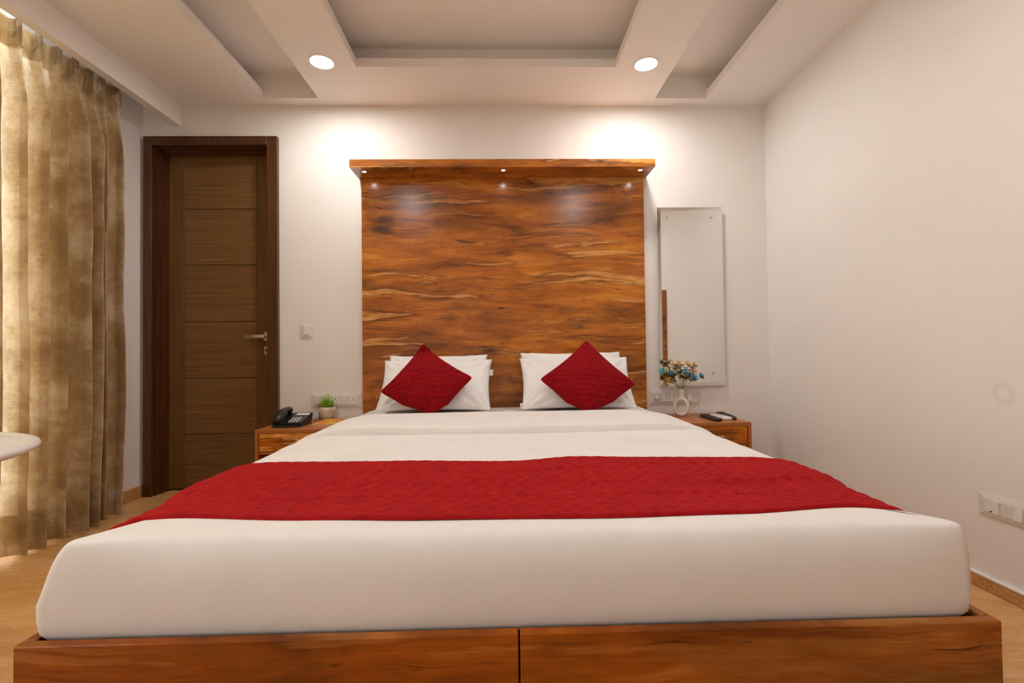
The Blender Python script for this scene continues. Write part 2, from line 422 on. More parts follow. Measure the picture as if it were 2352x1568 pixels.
bm = bmesh.new(); tube(bm, [(.666, LY-.006, .951), (.666, LY-.05, .951)], .009, 12)
pts = [(.672, LY-.05), (.64, LY-.055), (.60, LY-.053), (.565, LY-.05), (.552, LY-.046)]
rg = []
for i, (x, y) in enumerate(pts):
    hh = .0095 if i < 4 else .0075
    rg.append([(x, y-.005, .951-hh), (x, y+.005, .951-hh), (x, y+.005, .951+hh), (x, y-.005, .951+hh)])
loft(bm, rg); obj('lever', bm, M_steel, leaf, angle=40)
obj('key_plate', B(((.651, LY-.006, .838), (.684, LY, .889)), bev=.002, seg=1), M_steel, leaf)
bm = B(((.660, LY-.0075, .853), (.667, LY-.0055, .874))); obj('keyhole', bm, M_hole, leaf)

# ------------------------------------------------------------------ ceiling downlights
where = ['above the left end of the headboard', 'above the right end of the headboard', 'over the left side of the bed foot', 'over the right side of the bed foot']
for k, (x, y) in enumerate(((1.216, -.448), (2.9216, -.437), (1.235, -2.07), (2.905, -2.07))):
    t = thing('ceiling_downlight', (x, y, ZC), 'round white recessed downlight '+where[k], 'downlight', 'ceiling downlights')
    bm = bmesh.new(); lathe(bm, [(.055, .0), (.056, -.003), (.060, -.005), (.064, -.003), (.065, 0)], (x, y, ZC), 40, cap0=False, cap1=False)
    obj('trim_ring', bm, M_rocker, t, smooth=True)
    bm = bmesh.new(); lathe(bm, [(.0555, 0.0), (.0555, -.002), (.04, -.0028), (.01, -.003)], (x, y, ZC-.0003), 40)
    obj('diffuser', bm, M_lamp, t, smooth=True)

# ------------------------------------------------------------------ headboard
HX0, HX1 = 1.2975, 3.0203
t = thing('headboard', (2.159, 0, 0), 'tall glossy brown wood headboard panel with projecting cornice', 'headboard')
SEAM = .955
obj('panel', B(((HX0, -.03, 0), (HX1, -.001, SEAM-.0002)), bev=.0003, seg=1), M_head, t)
obj('panel', B(((HX0, -.03, SEAM+.0002), (HX1, -.001, 1.899)), bev=.0003, seg=1), M_head, t)
KY = -.205
corn = obj('cornice', B(((1.279, KY, 1.8995), (3.039, -.001, 1.946)), bev=.0012, seg=1), M_corn, t)
for x, y in ((1.3465, -.142), (2.1583, -.158), (2.9645, -.154)):
    bm = bmesh.new(); lathe(bm, [(.016, 0), (.016, -.003), (.0125, -.004), (.0115, -.001)], (x, y, 1.8995), 20, cap0=False, cap1=False)
    s = obj('spotlight', bm, M_chrome, t, smooth=True)
    bm = bmesh.new(); lathe(bm, [(.0118, -.0005), (.0118, -.0015), (.004, -.0022)], (x, y, 1.8995), 20)
    obj('spot_lens', bm, M_spot, s, smooth=True)

# ------------------------------------------------------------------ bed base
BX0, BX1, BY0, BY1, BZ = 1.284, 3.0308, -2.0867, -.032, .347
t = thing('bed', (2.157, -1.06, 0), 'brown wood-grain platform bed base with a split front panel', 'bed')
TH = .02; SEAMX = 2.156
obj('front_panel', B(((BX0, BY0, .01), (SEAMX-.0016, BY0+TH, BZ)), bev=.002, seg=1), M_bedw, t)
obj('front_panel', B(((SEAMX+.0016, BY0, .01), (BX1, BY0+TH, BZ)), bev=.002, seg=1), M_bedw, t)
for a in (BX0, BX1-TH): obj('side_rail', B(((a, BY0+TH+.0005, .01), (a+TH, BY1, BZ)), bev=.002, seg=1), M_bedw, t)
obj('platform', B(((BX0+TH+.001, BY0+TH+.001, .30), (BX1-TH-.001, BY1, .325))), M_dark, t)
obj('plinth', B(((BX0+.06, BY0+.06, 0), (BX1-.06, BY1-.02, .05))), M_dark, t)
obj('seam_backing', B(((SEAMX-.03, BY0+TH+.001, .02), (SEAMX+.03, BY0+TH+.03, .30))), M_hole, t)

# ------------------------------------------------------------------ mattress
MCX = 2.1495; MW = .8615; MY0, MY1 = -2.063, -.04; MT = .509
PROF = [(.327, .05), (.330, .030), (.337, .014), (.350, .004), (.375, .0005), (.40, 0), (.425, .0015), (.45, .006), (.470, .014), (.485, .025), (.495, .037), (.502, .050), (.506, .064), (.508, .082), (.509, .11)]
def rrect(a0, a1, b0, b1, r, z, n=8, m=30):
    """rounded rectangle outline, m points along every straight side"""
    out = []
    for cx, cy, s in ((a1-r, b1-r, 0), (a0+r, b1-r, PI/2), (a0+r, b0+r, PI), (a1-r, b0+r, 1.5*PI)):
        for k in range(n+1):
            a = s+PI/2*k/n; out.append((cx+r*math.cos(a), cy+r*math.sin(a), z))
    res = []
    for i, p in enumerate(out):
        q = out[(i+1) % len(out)]; res.append(p)
        if (i+1) % (n+1) == 0:
            for k in range(1, m): res.append((p[0]+(q[0]-p[0])*k/m, p[1]+(q[1]-p[1])*k/m, z))
    return res
base_ring = rrect(MCX-MW, MCX+MW, MY0, MY1, .022, 0, 8, 48)
MCY = (MY0+MY1)/2; MH = (MY1-MY0)/2
bm = bmesh.new(); rings = []
for z, i in PROF+[(MT, .2), (MT, .35), (MT, .5), (MT, .65), (MT, .8)]:
    rr = []
    for x, y, _ in base_ring:
        cwy = math.exp(-((y-MY0)/.07)**2); cwx = math.exp(-((MW-abs(x-MCX))/.13)**2)
        if z < .40: cwy = cwx = 0                        # the box corners of the fitted sheet stay crisp at the foot
        soft = 1+((.75 if x < MCX else .25)*sstep(-2.045, -1.97, y) if z > .44 else 0)
        ix = i*soft*(1-cwy*(.78 if x < MCX else .88)) if i < .2 else i
        iy = (i*.55*(1-cwx*.70) if i < .2 else i)*MH/MW*(1 if i >= .2 else MW/MH)
        if x < MCX and .40 < z and i < .2: ix += .032*max(0, min(1, (z-.39)/.115))*cwy
        X = MCX+(x-MCX)*(1-ix/MW); Y = MCY+(y-MCY)*(1-iy/MH)
        rr.append((X, Y, z+.0018*fbm(X*2.2, Y*2.2, 3)*sstep(.45, .5, z)))
    rings.append(rr)
loft(bm, rings)
tag(obj('mattress', bm, M_sheet, smooth=True), 'thick mattress in a smooth white fitted sheet on the bed', 'mattress')

# drape path across the bed (left flank, over the top, right flank), parametrised by arc length
side = [(MCX-MW+i*(1.75 if z > .44 else 1), z) for z, i in PROF if z >= .40]; sider = [(MCX+MW-i*(1.25 if z > .44 else 1), z) for z, i in PROF if z >= .40]
path = side+[(MCX-.6, MT), (MCX-.3, MT), (MCX, MT), (MCX+.3, MT), (MCX+.6, MT)]+sider[::-1]
cum = [0]
for p, q in zip(path, path[1:]): cum.append(cum[-1]+math.hypot(q[0]-p[0], q[1]-p[1]))
PL = cum[-1]
def ppos(s):
    s = max(0, min(PL, s))
    for k in range(len(path)-1):
        if s <= cum[k+1]+1e-9:
            f = (s-cum[k])/(cum[k+1]-cum[k]); return (path[k][0]+(path[k+1][0]-path[k][0])*f, path[k][1]+(path[k+1][1]-path[k][1])*f)
    return path[-1]
def pnor(s):
    a, b = ppos(s-.012), ppos(s+.012); dx, dz = b[0]-a[0], b[1]-a[1]; L = math.hypot(dx, dz) or 1
    return (-dz/L, dx/L)
def drape(bm, s0, s1, yfun0, yfun1, din, dout, ns, ny, zf=None, edge=.006):
    """closed cloth slab following the bed; dout(s,y,v) outer offset, din inner offset"""
    top = []; bot = []
    for j in range(ny+1):
        v = j/ny; rt = []; rb = []
        for i in range(ns+1):
            s = s0+(s1-s0)*i/ns; x, z = ppos(s); nx, nz = pnor(s)
            y = yfun0(x)+(yfun1(x)-yfun0(x))*v
            do = dout(s, y, v, x); di = din(y) if callable(din) else din
            # roll the borders
            e = min(v, 1-v)*abs(yfun1(x)-yfun0(x)); es = min(i, ns-i)/ns*(s1-s0)
            k = min(1, e/edge, es/edge); k = math.sqrt(max(0, 1-(1-k)**2)); do = di+(do-di)*max(.05, k)
            rt.append(bm.verts.new((x+nx*do, y, z+nz*do))); rb.append(bm.verts.new((x+nx*di, y, z+nz*di)))
        top.append(rt); bot.append(rb)
    for j in range(ny):
        for i in range(ns):
            bm.faces.new((top[j][i], top[j][i+1], top[j+1][i+1], top[j+1][i]))
            bm.faces.new((bot[j][i], bot[j+1][i], bot[j+1][i+1], bot[j][i+1]))
    for j in range(ny):
        bm.faces.new((top[j][0], top[j+1][0], bot[j+1][0], bot[j][0])); bm.faces.new((top[j][ns], bot[j][ns], bot[j+1][ns], top[j+1][ns]))
    for i in range(ns):
        bm.faces.new((top[0][i], bot[0][i], bot[0][i+1], top[0][i+1])); bm.faces.new((top[ny][i], top[ny][i+1], bot[ny][i+1], bot[ny][i]))
t = thing('top_sheet', (MCX, -1.1, MT), 'white top sheet folded back below the pillows', 'bed sheet')
bm = bmesh.new()
def d_sheet(s, y, v, x):
    return .0105+.003*fbm(x*1.6, y*3.0, 1)+.0022*fbm(x*1.2, y*14, 5)+.0016*math.exp(-((y+1.18+.02*math.sin(x*3))/.012)**2)+.0012*math.exp(-((y+1.33-.02*math.sin(x*2))/.014)**2)
drape(bm, .0, PL, lambda x: -.62, lambda x: -1.72, .0015, d_sheet, 150, 110)
obj('sheet', bm, M_sheet, t, smooth=True)
bm = bmesh.new()
def d_fold(s, y, v, x):
    rip = .0022*fbm(x*1.3, y*11, 9)+.003*fbm(x*2.0, y*2.5, 4)
    lip = .008*math.exp(-((v-.93)/.08)**2)+.004*math.exp(-((v-.1)/.12)**2)
    end = sstep(.05, .34, min(s, PL-s))
    return .0115+(.0225+1.3*lip+rip+.005*math.sin(v*PI))*end
def fold_front(x):
    return -1.045-.012*math.sin((x-1.3)*2.6)+.025*sstep(2.3, 2.9, x)*0+.004*math.sin(x*9)
drape(bm, .05, PL-.05, lambda x: -.575+.012*math.sin(x*2.4), fold_front, .0065, d_fold, 150, 60, edge=.016)
obj('turned_back_fold', bm, M_sheet, t, smooth=True)

# ------------------------------------------------------------------ red runner
FAR = [(1.28, -1.50), (1.43, -1.512), (1.81, -1.53), (2.16, -1.552), (2.345, -1.512), (2.57, -1.53), (2.81, -1.556), (3.02, -1.60)]
NEAR = [(1.28, -1.93), (1.36, -1.945), (1.45, -1.932), (1.73, -1.960), (1.99, -1.972), (2.34, -1.982), (2.61, -1.975), (2.855, -1.948), (3.02, -1.99)]
CRE = [(1.86, -1.66, .14), (2.25, -1.655, .2), (2.62, -1.62, .13), (1.62, -1.83, .13), (2.05, -1.84, .22), (2.5, -1.85, .2), (1.5, -1.70, .16), (2.75, -1.76, .15)]
def d_run(s, y, v, x):
    base = .0165-.0115*sstep(1.72, 1.80, -y)
    w_ = .0022*fbm(x*3, y*7, 2)
    for cx, cy, ww in CRE:
        w_ += .006*math.exp(-((y-cy-.01*math.sin(x*11))/.010)**2)*math.exp(-((x-cx)/ww)**2)
    p = (s+y)/.044; q = (s-y)/.044
    quilt = (abs(math.sin(PI*p))*abs(math.sin(PI*q)))**.38
    hem = 1-sstep(.0, .03, min(v, 1-v))
    quilt = quilt*(1-hem)+.8*hem
    return base+max(-.002, w_)+.0052*quilt
bm = bmesh.new()
drape(bm, .012, PL-.012, lambda x: interp(FAR, x), lambda x: interp(NEAR, x), lambda y: .0125-.0115*sstep(1.72, 1.78, -y), d_run, 430, 108, edge=.005)
tag(obj('bed_runner', bm, M_runner, smooth=True), 'red quilted bed runner laid across the foot of the bed', 'bed runner')

# ------------------------------------------------------------------ pillows and cushions
def pillow_mesh(w, h, th, seed, nu=56, nv=40, ears=.02, flat=2.6, quilt=None, wr=.006, rake=0):
    """two-sided pillow in local XZ plane (x width, z height from 0), thickness along y"""
    bm = bmesh.new(); V = {}
    for sgn in (1, -1):
        for j in range(nv+1):
            for i in range(nu+1):
                u, v = -1+2*i/nu, -1+2*j/nv
                border = i in (0, nu) or j in (0, nv)
                if border and sgn == -1: V[(sgn, i, j)] = V[(1, i, j)]; continue
                # pinched outline: sides draw in between the corners
                x = u*(w/2)*(1-ears*(1-v*v)*1.0/(w/2)*abs(u)**3)
                z = v*(h/2)*(1-ears*(1-u*u)*1.0/(h/2)*abs(v)**3)
                if quilt: q4 = (u*u*v*v)**5; x *= 1-.05*q4; z *= 1-.05*q4     # blunt corners
                k = max(0, (1-abs(u)**flat)*(1-abs(v)**flat))
                t_ = th/2*k**.62
                wr_ = wr*fbm(u*2.3+seed, v*2.3, sgn*3+seed)*min(1, k*3)
                # creases running in from the corners
                for cu, cv in ((-1, 1), (1, 1), (-1, -1), (1, -1)):
                    rr = math.hypot(u-cu, v-cv); an = math.atan2(v-cv, u-cu)
                    wr_ += wr*.8*math.exp(-((rr-.35)/.3)**2)*math.sin(an*14+seed*3+cu)
                y = -sgn*(t_+wr_*(1 if not border else 0))
                if quilt and not border:
                    a, b = quilt
                    p = (x*.7071+z*.7071)/a; q = (x*.7071-z*.7071)/a
                    y -= sgn*b*((abs(math.sin(PI*p))*abs(math.sin(PI*q)))**.45)*min(1, k*6)
                V[(sgn, i, j)] = bm.verts.new((x, y, z+h/2))
        for j in range(nv):
            for i in range(nu):
                f = [V[(sgn, i, j)], V[(sgn, i+1, j)], V[(sgn, i+1, j+1)], V[(sgn, i, j+1)]]
                try: bm.faces.new(f if sgn == 1 else f[::-1])
                except ValueError: pass
    return bm
def place(bm, cx, y0, z0, lean, rz=0, ry=0, floorz=None, soft=.05, k=.35):
    m = Matrix.Translation((cx, y0, z0)) @ Matrix.Rotation(rz, 4, 'Z') @ Matrix.Rotation(-lean, 4, 'X') @ Matrix.Rotation(ry, 4, 'Y')
    bmesh.ops.transform(bm, matrix=m, verts=bm.verts[:])
    if floorz is not None:
        for v in bm.verts:
            if v.co.z < floorz+soft: v.co.z = max(floorz, floorz+soft-(floorz+soft-v.co.z)*k)
    return m
PZ = MT+.003
specs = [  # cx, w, h, y0, lean, label
    (1.762, .585, .372, -.262, .60, 'white pillow against the headboard behind the other left pillow', .7),
    (1.768, .620, .372, -.402, .72, 'white pillow directly behind the left red cushion', 2.3),
    (2.552, .605, .376, -.262, .58, 'white pillow against the headboard behind the other right pillow', 4.1),
    (2.548, .625, .372, -.402, .70, 'white pillow directly behind the right red cushion', 5.9)]
for n_, (cx, w_, h_, y0, lean, lab, sd) in enumerate(specs):
    bm = pillow_mesh(w_, h_, .135, sd, ears=.017, flat=2.8, wr=.0075)
    place(bm, cx, y0, PZ+.004, lean, rz=.012*(-1)**n_, floorz=PZ, soft=.03)
    t = thing('pillow', (cx, y0, PZ), lab, 'pillow', 'white pillows')
    pc = obj('pillow_case', bm, M_pill, t, smooth=True)
    if n_ == 1:
        obj('care_tag', B(((2.066, -.232, .705), (2.086, -.2305, .738))), M_tag, t)
    if n_ == 3:
        obj('care_tag', B(((2.232, -.365, .535), (2.248, -.3635, .562))), M_tag, t)
for cx, zc, w_, y0, lean, ry, lab, sd in (
        (1.742, .672, .352, -.42, .50, PI/4-.155, 'crimson quilted cushion with a bent corner on the left pillows', 1.0),
        (2.588, .676, .368, -.42, .50, PI/4+.07, 'crimson quilted cushion leaning on the right pillows', 2.0)):
    bm = pillow_mesh(w_, w_, .135, sd, 84, 84, ears=.016, flat=2.2, quilt=(.027, .0044), wr=.004)
    bmesh.ops.translate(bm, vec=(0, 0, -w_/2), verts=bm.verts[:])
    if sd == 1.0:                                       # the left corner is dog-eared towards the viewer
        for v in bm.verts:
            q = (-v.co.x-v.co.z*0)-.0
            dd = (-v.co.x+v.co.z)*.7071
            e = max(0, dd-.185)
            if e > 0: v.co.y -= e*.9; v.co.x += e*.35; v.co.z -= e*.15
    m = Matrix.Translation((cx, y0, zc)) @ Matrix.Rotation(-lean, 4, 'X') @ Matrix.Rotation(ry, 4, 'Y')
    bmesh.ops.transform(bm, matrix=m, verts=bm.verts[:])
    for v in bm.verts:
        if v.co.z < PZ+.06: v.co.z = max(PZ+.002, PZ+.06-(PZ+.06-v.co.z)*.4)
    o = obj('cushion', bm, M_cush, None, smooth=True)
    tag(o, lab, 'cushion', 'red cushions')

# ------------------------------------------------------------------ nightstands
NZ, NY = .447, -.4101
def nightstand(x0, x1, label, hx0, hx1, flip):
    t = thing('nightstand', ((x0+x1)/2, -.2, 0), label, 'nightstand', 'wooden nightstands')
    obj('top', B(((x0, NY, NZ-.019), (x1, -.014, NZ)), bev=.0012, seg=1), M_teak, t)
    for a in (x0, x1-.018): obj('side_panel', B(((a, NY, .0), (a+.018, -.014, NZ-.0195)), bev=.001, seg=1), M_teak, t)
    obj('back_panel', B(((x0+.0185, -.024, .06), (x1-.0185, -.014, NZ-.02))), M_dark, t)
    obj('shelf', B(((x0+.0185, NY+.01, .318), (x1-.0185, -.025, .332))), M_teak, t)
    obj('bottom', B(((x0+.0185, NY+.01, .05), (x1-.0185, -.025, .068))), M_teak, t)
    dr = obj('drawer', B(((x0+.021, NY+.003, .3355), (x1-.021, NY+.02, .4262)), ((x0+.025, NY+.02, .34), (x1-.025, -.04, .415)), bev=.0012, seg=1), M_drawer, t)
    zc = .3775
    bm = bmesh.new(); box(bm, (hx0, NY-.022, zc-.003), (hx1, NY-.015, zc+.003), .0015, 1)
    for x in (hx0+.008, hx1-.014): box(bm, (x, NY-.018, zc-.003), (x+.006, NY+.003, zc+.003))
    obj('handle', bm, M_chrome, dr)
    return t
nightstand(.847, 1.281, 'wooden nightstand with the black telephone, left of the bed', 1.006, 1.122, 1)
nightstand(3.0335, 3.4634, 'wooden nightstand with the vase and remotes, right of the bed', 3.19, 3.306, -1)

# ------------------------------------------------------------------ telephone
t = thing('telephone', (.965, -.235, NZ), 'black corded desk telephone on the left nightstand', 'telephone')
PM = Matrix.Translation((.972, -.236, NZ)) @ Matrix.Rotation(.06, 4, 'Z')
bm = bmesh.new()                                        # wedge body: front low, back high, undercut
def wedge(y0, y1, x0, x1, z00, z01, z10, z11, ins):
    return [[(x0+ins, y0, z00), (x1-ins, y0, z00), (x1-ins, y1, z10), (x0+ins, y1, z10)], [(x0, y0-.004, z01), (x1, y0-.004, z01), (x1, y1+.006, z11), (x0, y1+.006, z11)]]
rg = wedge(-.098, .09, -.08, .078, .001, .022, .001, .056, .008)
loft(bm, rg); bmesh.ops.bevel(bm, geom=bm.edges[:], offset=.004, segments=2, affect='EDGES')
obj('body', bm, M_black, t, angle=35, xf=PM)
slope = math.atan2(.034, .198)
def onface(x, y): return .0225+(y+.102)*math.tan(slope)
bm = bmesh.new()
for r in range(4):
    for c in range(3):
        x, y = .008+c*.018, -.078+r*.021
        k = B(((-.006, -.0065, -.002), (.006, .0065, .0035)), bev=.0012, seg=1)
        bmesh.ops.transform(k, matrix=Matrix.Translation((x, y, onface(x, y))) @ Matrix.Rotation(slope, 4, 'X'), verts=k.verts[:])
        me = bpy.data.meshes.new('k'); k.to_mesh(me); k.free(); bm.from_mesh(me); bpy.data.meshes.remove(me)
obj('keys', bm, M_key, t, xf=PM)
bm = B(((-.008, -.014, -.001), (.062, .014, .0025)), bev=.001, seg=1)
obj('name_card', bm, M_rocker, t, xf=PM @ Matrix.Translation((.008, .055, onface(0, .055))) @ Matrix.Rotation(slope, 4, 'X'))
bm = bmesh.new(); rg = []                               # handset: thick ends, thin grip
for k in range(17):
    q = k/16; y = -.102+.2*q
    lift = .024+.018*math.sin(PI*q); hh = .013+.006*(abs(2*q-1)**3); wd = .023+.003*abs(2*q-1)**2
    drop = .012*(abs(2*q-1)**4)
    e = .55 if k in (0, 16) else (.86 if k in (1, 15) else 1)
    zc = onface(0, y)+lift-.006-drop*.5
    rg.append([(-.053+wd*e*math.cos(a)*(1 if abs(math.cos(a)) < .9 else 1), y, zc+(hh+drop*.6)*e*math.sin(a)) for a in [2*PI*m/16 for m in range(16)]])
loft(bm, rg); obj('handset', bm, M_black, t, smooth=True, xf=PM)
bm = bmesh.new(); pts = []
for k in range(420):
    q = k/419; a = q*2*PI*42
    if q < .12: bx, by, bz_ = -.075+.01*q/.12, -.112, .03-.024*q/.12
    elif q < .72: f = (q-.12)/.6; bx, by, bz_ = -.066+.13*f, -.113-.004*math.sin(f*3), .007
    else: f = (q-.72)/.28; bx, by, bz_ = .064+.026*math.sin(f*1.57), -.112+.14*f, .007
    pts.append((bx+.0045*math.cos(a)*.4, by+.0045*math.cos(a), bz_+.0045*math.sin(a)))
tube(bm, pts, .0013, 5); obj('coiled_cord', bm, M_blackg, t, smooth=True, xf=PM)
bm = bmesh.new(); tube(bm, [(1.052, -.15, NZ+.004), (1.06, -.11, NZ+.012), (1.068, -.085, NZ+.028), (1.066, -.062, NZ+.022), (1.05, -.05, NZ+.003), (1.039, -.032, NZ+.006), (1.036, -.026, NZ+.03), (1.036, -.024, NZ+.085), (1.036, -.012, NZ+.098)], .0019, 6); obj('line_cord', bm, M_black, t, smooth=True)

# ------------------------------------------------------------------ booklet, sign holder, potted plant
def booklet_mat():
    u = NT('orange booklet cover'); f = u.noise(u.map((9, 7, 9), (2, 0, 0)), 1.2, 3)
    u.color(u.ramp(f, [(.38, srgb(232, 138, 14)), (.56, srgb(238, 158, 24)), (.62, srgb(214, 186, 50))])); u.set(Roughness=.3); return u.m
t = thing('booklet', (1.18, -.21, NZ), 'orange covered booklet lying on the left nightstand', 'booklet')
BMx = Matrix.Translation((1.187, -.208, NZ)) @ Matrix.Rotation(-.02, 4, 'Z')
cov = booklet_mat()
obj('pages', B(((-.079, -.114, .0015), (.08, .106, .0095))), plain('paper', (.8, .76, .68), .8), t, xf=BMx)
obj('cover', B(((-.0815, -.117, .0095), (.083, .109, .0115)), ((-.0815, -.117, .0003), (.083, .109, .0015)), ), cov, t, xf=BMx)
bm = bmesh.new()                                        # small dark emblem printed on the cover
lathe(bm, [(.011, 0), (.011, .0004)], (.03, .05, .0115), 20); obj('emblem', bm, plain('dark print', (.10, .05, .03), .6), t, xf=BMx)
def pot_mat():
    u = NT('whitewashed terracotta'); f = u.noise(u.map((8, 8, 14)), 1.6, 6, .65)
    u.color(u.ramp(f, [(.33, srgb(170, 128, 100)), (.45, srgb(214, 194, 176)), (.6, srgb(232, 220, 208))])); u.set(Roughness=.75); u.bump(f, .3, .002); return u.m
PX, PY = 1.097, -.056
t = thing('potted_plant', (PX, PY, NZ), 'small bright green plant in a whitewashed pot with circle reliefs', 'potted plant')
prof = [(.030, .0005), (.033, .003), (.037, .015), (.0435, .035), (.0475, .052), (.0478, .062), (.045, .071), (.0435, .075), (.0405, .0755), (.039, .072), (.041, .062), (.02, .060)]
bm = bmesh.new(); lathe(bm, prof, (PX, PY, NZ), 36); pot = obj('pot', bm, pot_mat(), t, smooth=True)
bm = bmesh.new()
for row, (hz, rr) in enumerate(((.020, .0392), (.034, .0432), (.048, .0468), (.061, .0477))):
    for k in range(9):
        a = 2*PI*(k+.5*(row % 2))/9+.2*row; c = Vector((PX+rr*math.cos(a), PY+rr*math.sin(a), NZ+hz))
        nrm = Vector((math.cos(a), math.sin(a), 0)); m = Matrix.Translation(c) @ nrm.to_track_quat('Z', 'Y').to_matrix().to_4x4()
        for prf in ([(.0056, -.001), (.0056, .0016), (.0040, .0016), (.0040, -.001)], [(.0022, -.001), (.0022, .0014)]):
            k2 = bmesh.new(); lathe(k2, prf, (0, 0, 0), 12)
            bmesh.ops.transform(k2, matrix=m, verts=k2.verts[:]); me = bpy.data.meshes.new('k'); k2.to_mesh(me); k2.free(); bm.from_mesh(me); bpy.data.meshes.remove(me)
obj('circle_reliefs', bm, plain('chalk white relief', (.72, .66, .58), .7), pot, smooth=True)
def green(n, a, b):
    u = NT(n); f = u.noise(u.co(), 60, 3); u.color(u.ramp(f, [(.3, a), (.7, b)])); u.set(Roughness=.55)
    return u.m
M_green = green('bright green foliage', srgb(140, 190, 20), srgb(196, 230, 80))
M_dgreen = green('dark green leaf', srgb(30, 44, 14), srgb(62, 78, 26))
bm = bmesh.new(); rnd = random.Random(5)
for k in range(110):                                     # upright feathery sprigs
    a = rnd.uniform(0, 2*PI); r0 = rnd.uniform(0, .03)*1; top = rnd.uniform(.035, .085)*(1-.35*(r0/.03)); out = rnd.uniform(.2, 1)*.022
    b0 = Vector((PX+r0*math.cos(a), PY+r0*math.sin(a), NZ+.060)); b1 = b0+Vector((out*math.cos(a)-.012*(top/.085), out*math.sin(a)*.7, top))
    tube(bm, [b0, b0.lerp(b1, .5), b1], [.0010, .0009, .0004], 4)
    for q in range(7):
        c = b0.lerp(b1, .3+.7*q/6); aa = rnd.uniform(0, 2*PI); L = rnd.uniform(.009, .016)
        dv = Vector((math.cos(aa), math.sin(aa), rnd.uniform(.1, .8))).normalized(); sd_ = dv.cross(Vector((0, 0, 1))).normalized()*.0030
        e = [bm.verts.new(c), bm.verts.new(c+dv*L*.5+sd_), bm.verts.new(c+dv*L), bm.verts.new(c+dv*L*.5-sd_)]
        bm.faces.new(e)
tag(obj('foliage', bm, M_green, t), kind='stuff')

# ------------------------------------------------------------------ vase and flowers
VX, VY = 3.190, -.145
t = thing('ring_vase', (VX, VY, NZ), 'cream ring-shaped ceramic vase on the right nightstand', 'vase')
VM = Matrix.Translation((VX, VY, NZ)) @ Matrix.Rotation(-.5, 4, 'Z')
bm = bmesh.new(); rings = []; n = 40                    # O shaped body: flattened ring, rounded rectangular section
for k in range(n):
    a = 2*PI*k/n; ca, sa = math.cos(a), math.sin(a); ring = []
    for m in range(12):
        b_ = 2*PI*m/12; cb2, sb = math.cos(b_), math.sin(b_)
        rx = math.copysign(abs(cb2)**.6, cb2)*.0105; yy = math.copysign(abs(sb)**.6, sb)*.023
        ring.append(((.036+rx)*ca, yy, .0575+(.0465+rx)*sa))
    rings.append(ring)
R = [[bm.verts.new(p) for p in r] for r in rings]
for k in range(n):
    A, Bq = R[k], R[(k+1) % n]
    for m in range(12): bm.faces.new((A[m], A[(m+1) % 12], Bq[(m+1) % 12], Bq[m]))
for v in bm.verts:
    if v.co.z < .004: v.co.z = max(.0006, v.co.z*.5+.0012)
obj('ring_body', bm, M_ceram, t, smooth=True, xf=VM)
bm = bmesh.new(); lathe(bm, [(.0165, .108), (.0155, .112), (.0148, .122), (.0148, .15), (.0158, .158), (.0162, .1595), (.0150, .160), (.0115, .156), (.0105, .125), (.0105, .115)], (0, 0, 0), 24)
obj('neck', bm, M_ceram, t, smooth=True, xf=VM)
bm = bmesh.new()                                        # beige ribbon bow hanging at the side
def fan(c, pts, th=.0012):
    A = [bm.verts.new((c[0]+x, c[1]-th, c[2]+z)) for x, z in pts]; Q = [bm.verts.new((c[0]+x, c[1]+th, c[2]+z)) for x, z in pts]
    bm.faces.new(A); bm.faces.new(Q[::-1])
    for i in range(len(pts)): j = (i+1) % len(pts); bm.faces.new((A[i], Q[i], Q[j], A[j]))
c = (3.272, -.16, .527)
fan(c, [(0, -.004), (.016, -.016), (.014, 0), (.018, .016), (.004, .008), (0, .004)])
fan((c[0], c[1]-.002, c[2]), [(0, .004), (-.012, .004), (-.020, -.010), (-.012, -.020), (-.006, -.008), (0, -.004)])
fan((c[0]-.012, c[1], c[2]-.014), [(0, .003), (-.004, -.016), (.004, -.014)])
tube(bm, [(3.232, -.152, .55), (3.25, -.158, .533), c], .0012, 6)
obj('bow', bm, cloth('beige ribbon', (.62, .50, .36)), t)
def petal(bm, base, dirv, up, L, W, cup, col=None):
    side = dirv.cross(up).normalized(); rows = []
    for j in range(4):
        q = j/3; w_ = W*(.35+1.1*q-.75*q*q*q); c_ = base+dirv*(L*q*(1-.25*q*cup))+up*(L*cup*q*q*.9)
        rows.append([bm.verts.new(c_+side*w_*k+up*(abs(k)*w_*.45)) for k in (-1, 0, 1)])
    for a, b in zip(rows, rows[1:]):
        for k in range(2): bm.faces.new((a[k], a[k+1], b[k+1], b[k]))
def flower_mat(n, a, b):
    u = NT(n); f = u.noise(u.co(), 70, 4); u.color(u.ramp(f, [(.35, a), (.65, b)])); u.set(Roughness=.7); return u.m
FM = {'cream': flower_mat('cream silk petal', srgb(232, 204, 150), srgb(248, 234, 204)), 'blue': flower_mat('teal blue silk petal', srgb(96, 170, 184), srgb(166, 214, 214)),
      'bright': flower_mat('bright blue silk petal', srgb(84, 164, 214), srgb(160, 210, 232)), 'amber': flower_mat('amber silk petal', srgb(176, 108, 40), srgb(222, 176, 96))}
M_stem = green('yellow green stem', srgb(110, 110, 30), srgb(150, 146, 60))
NECK = Vector((VX, VY, NZ+.152))
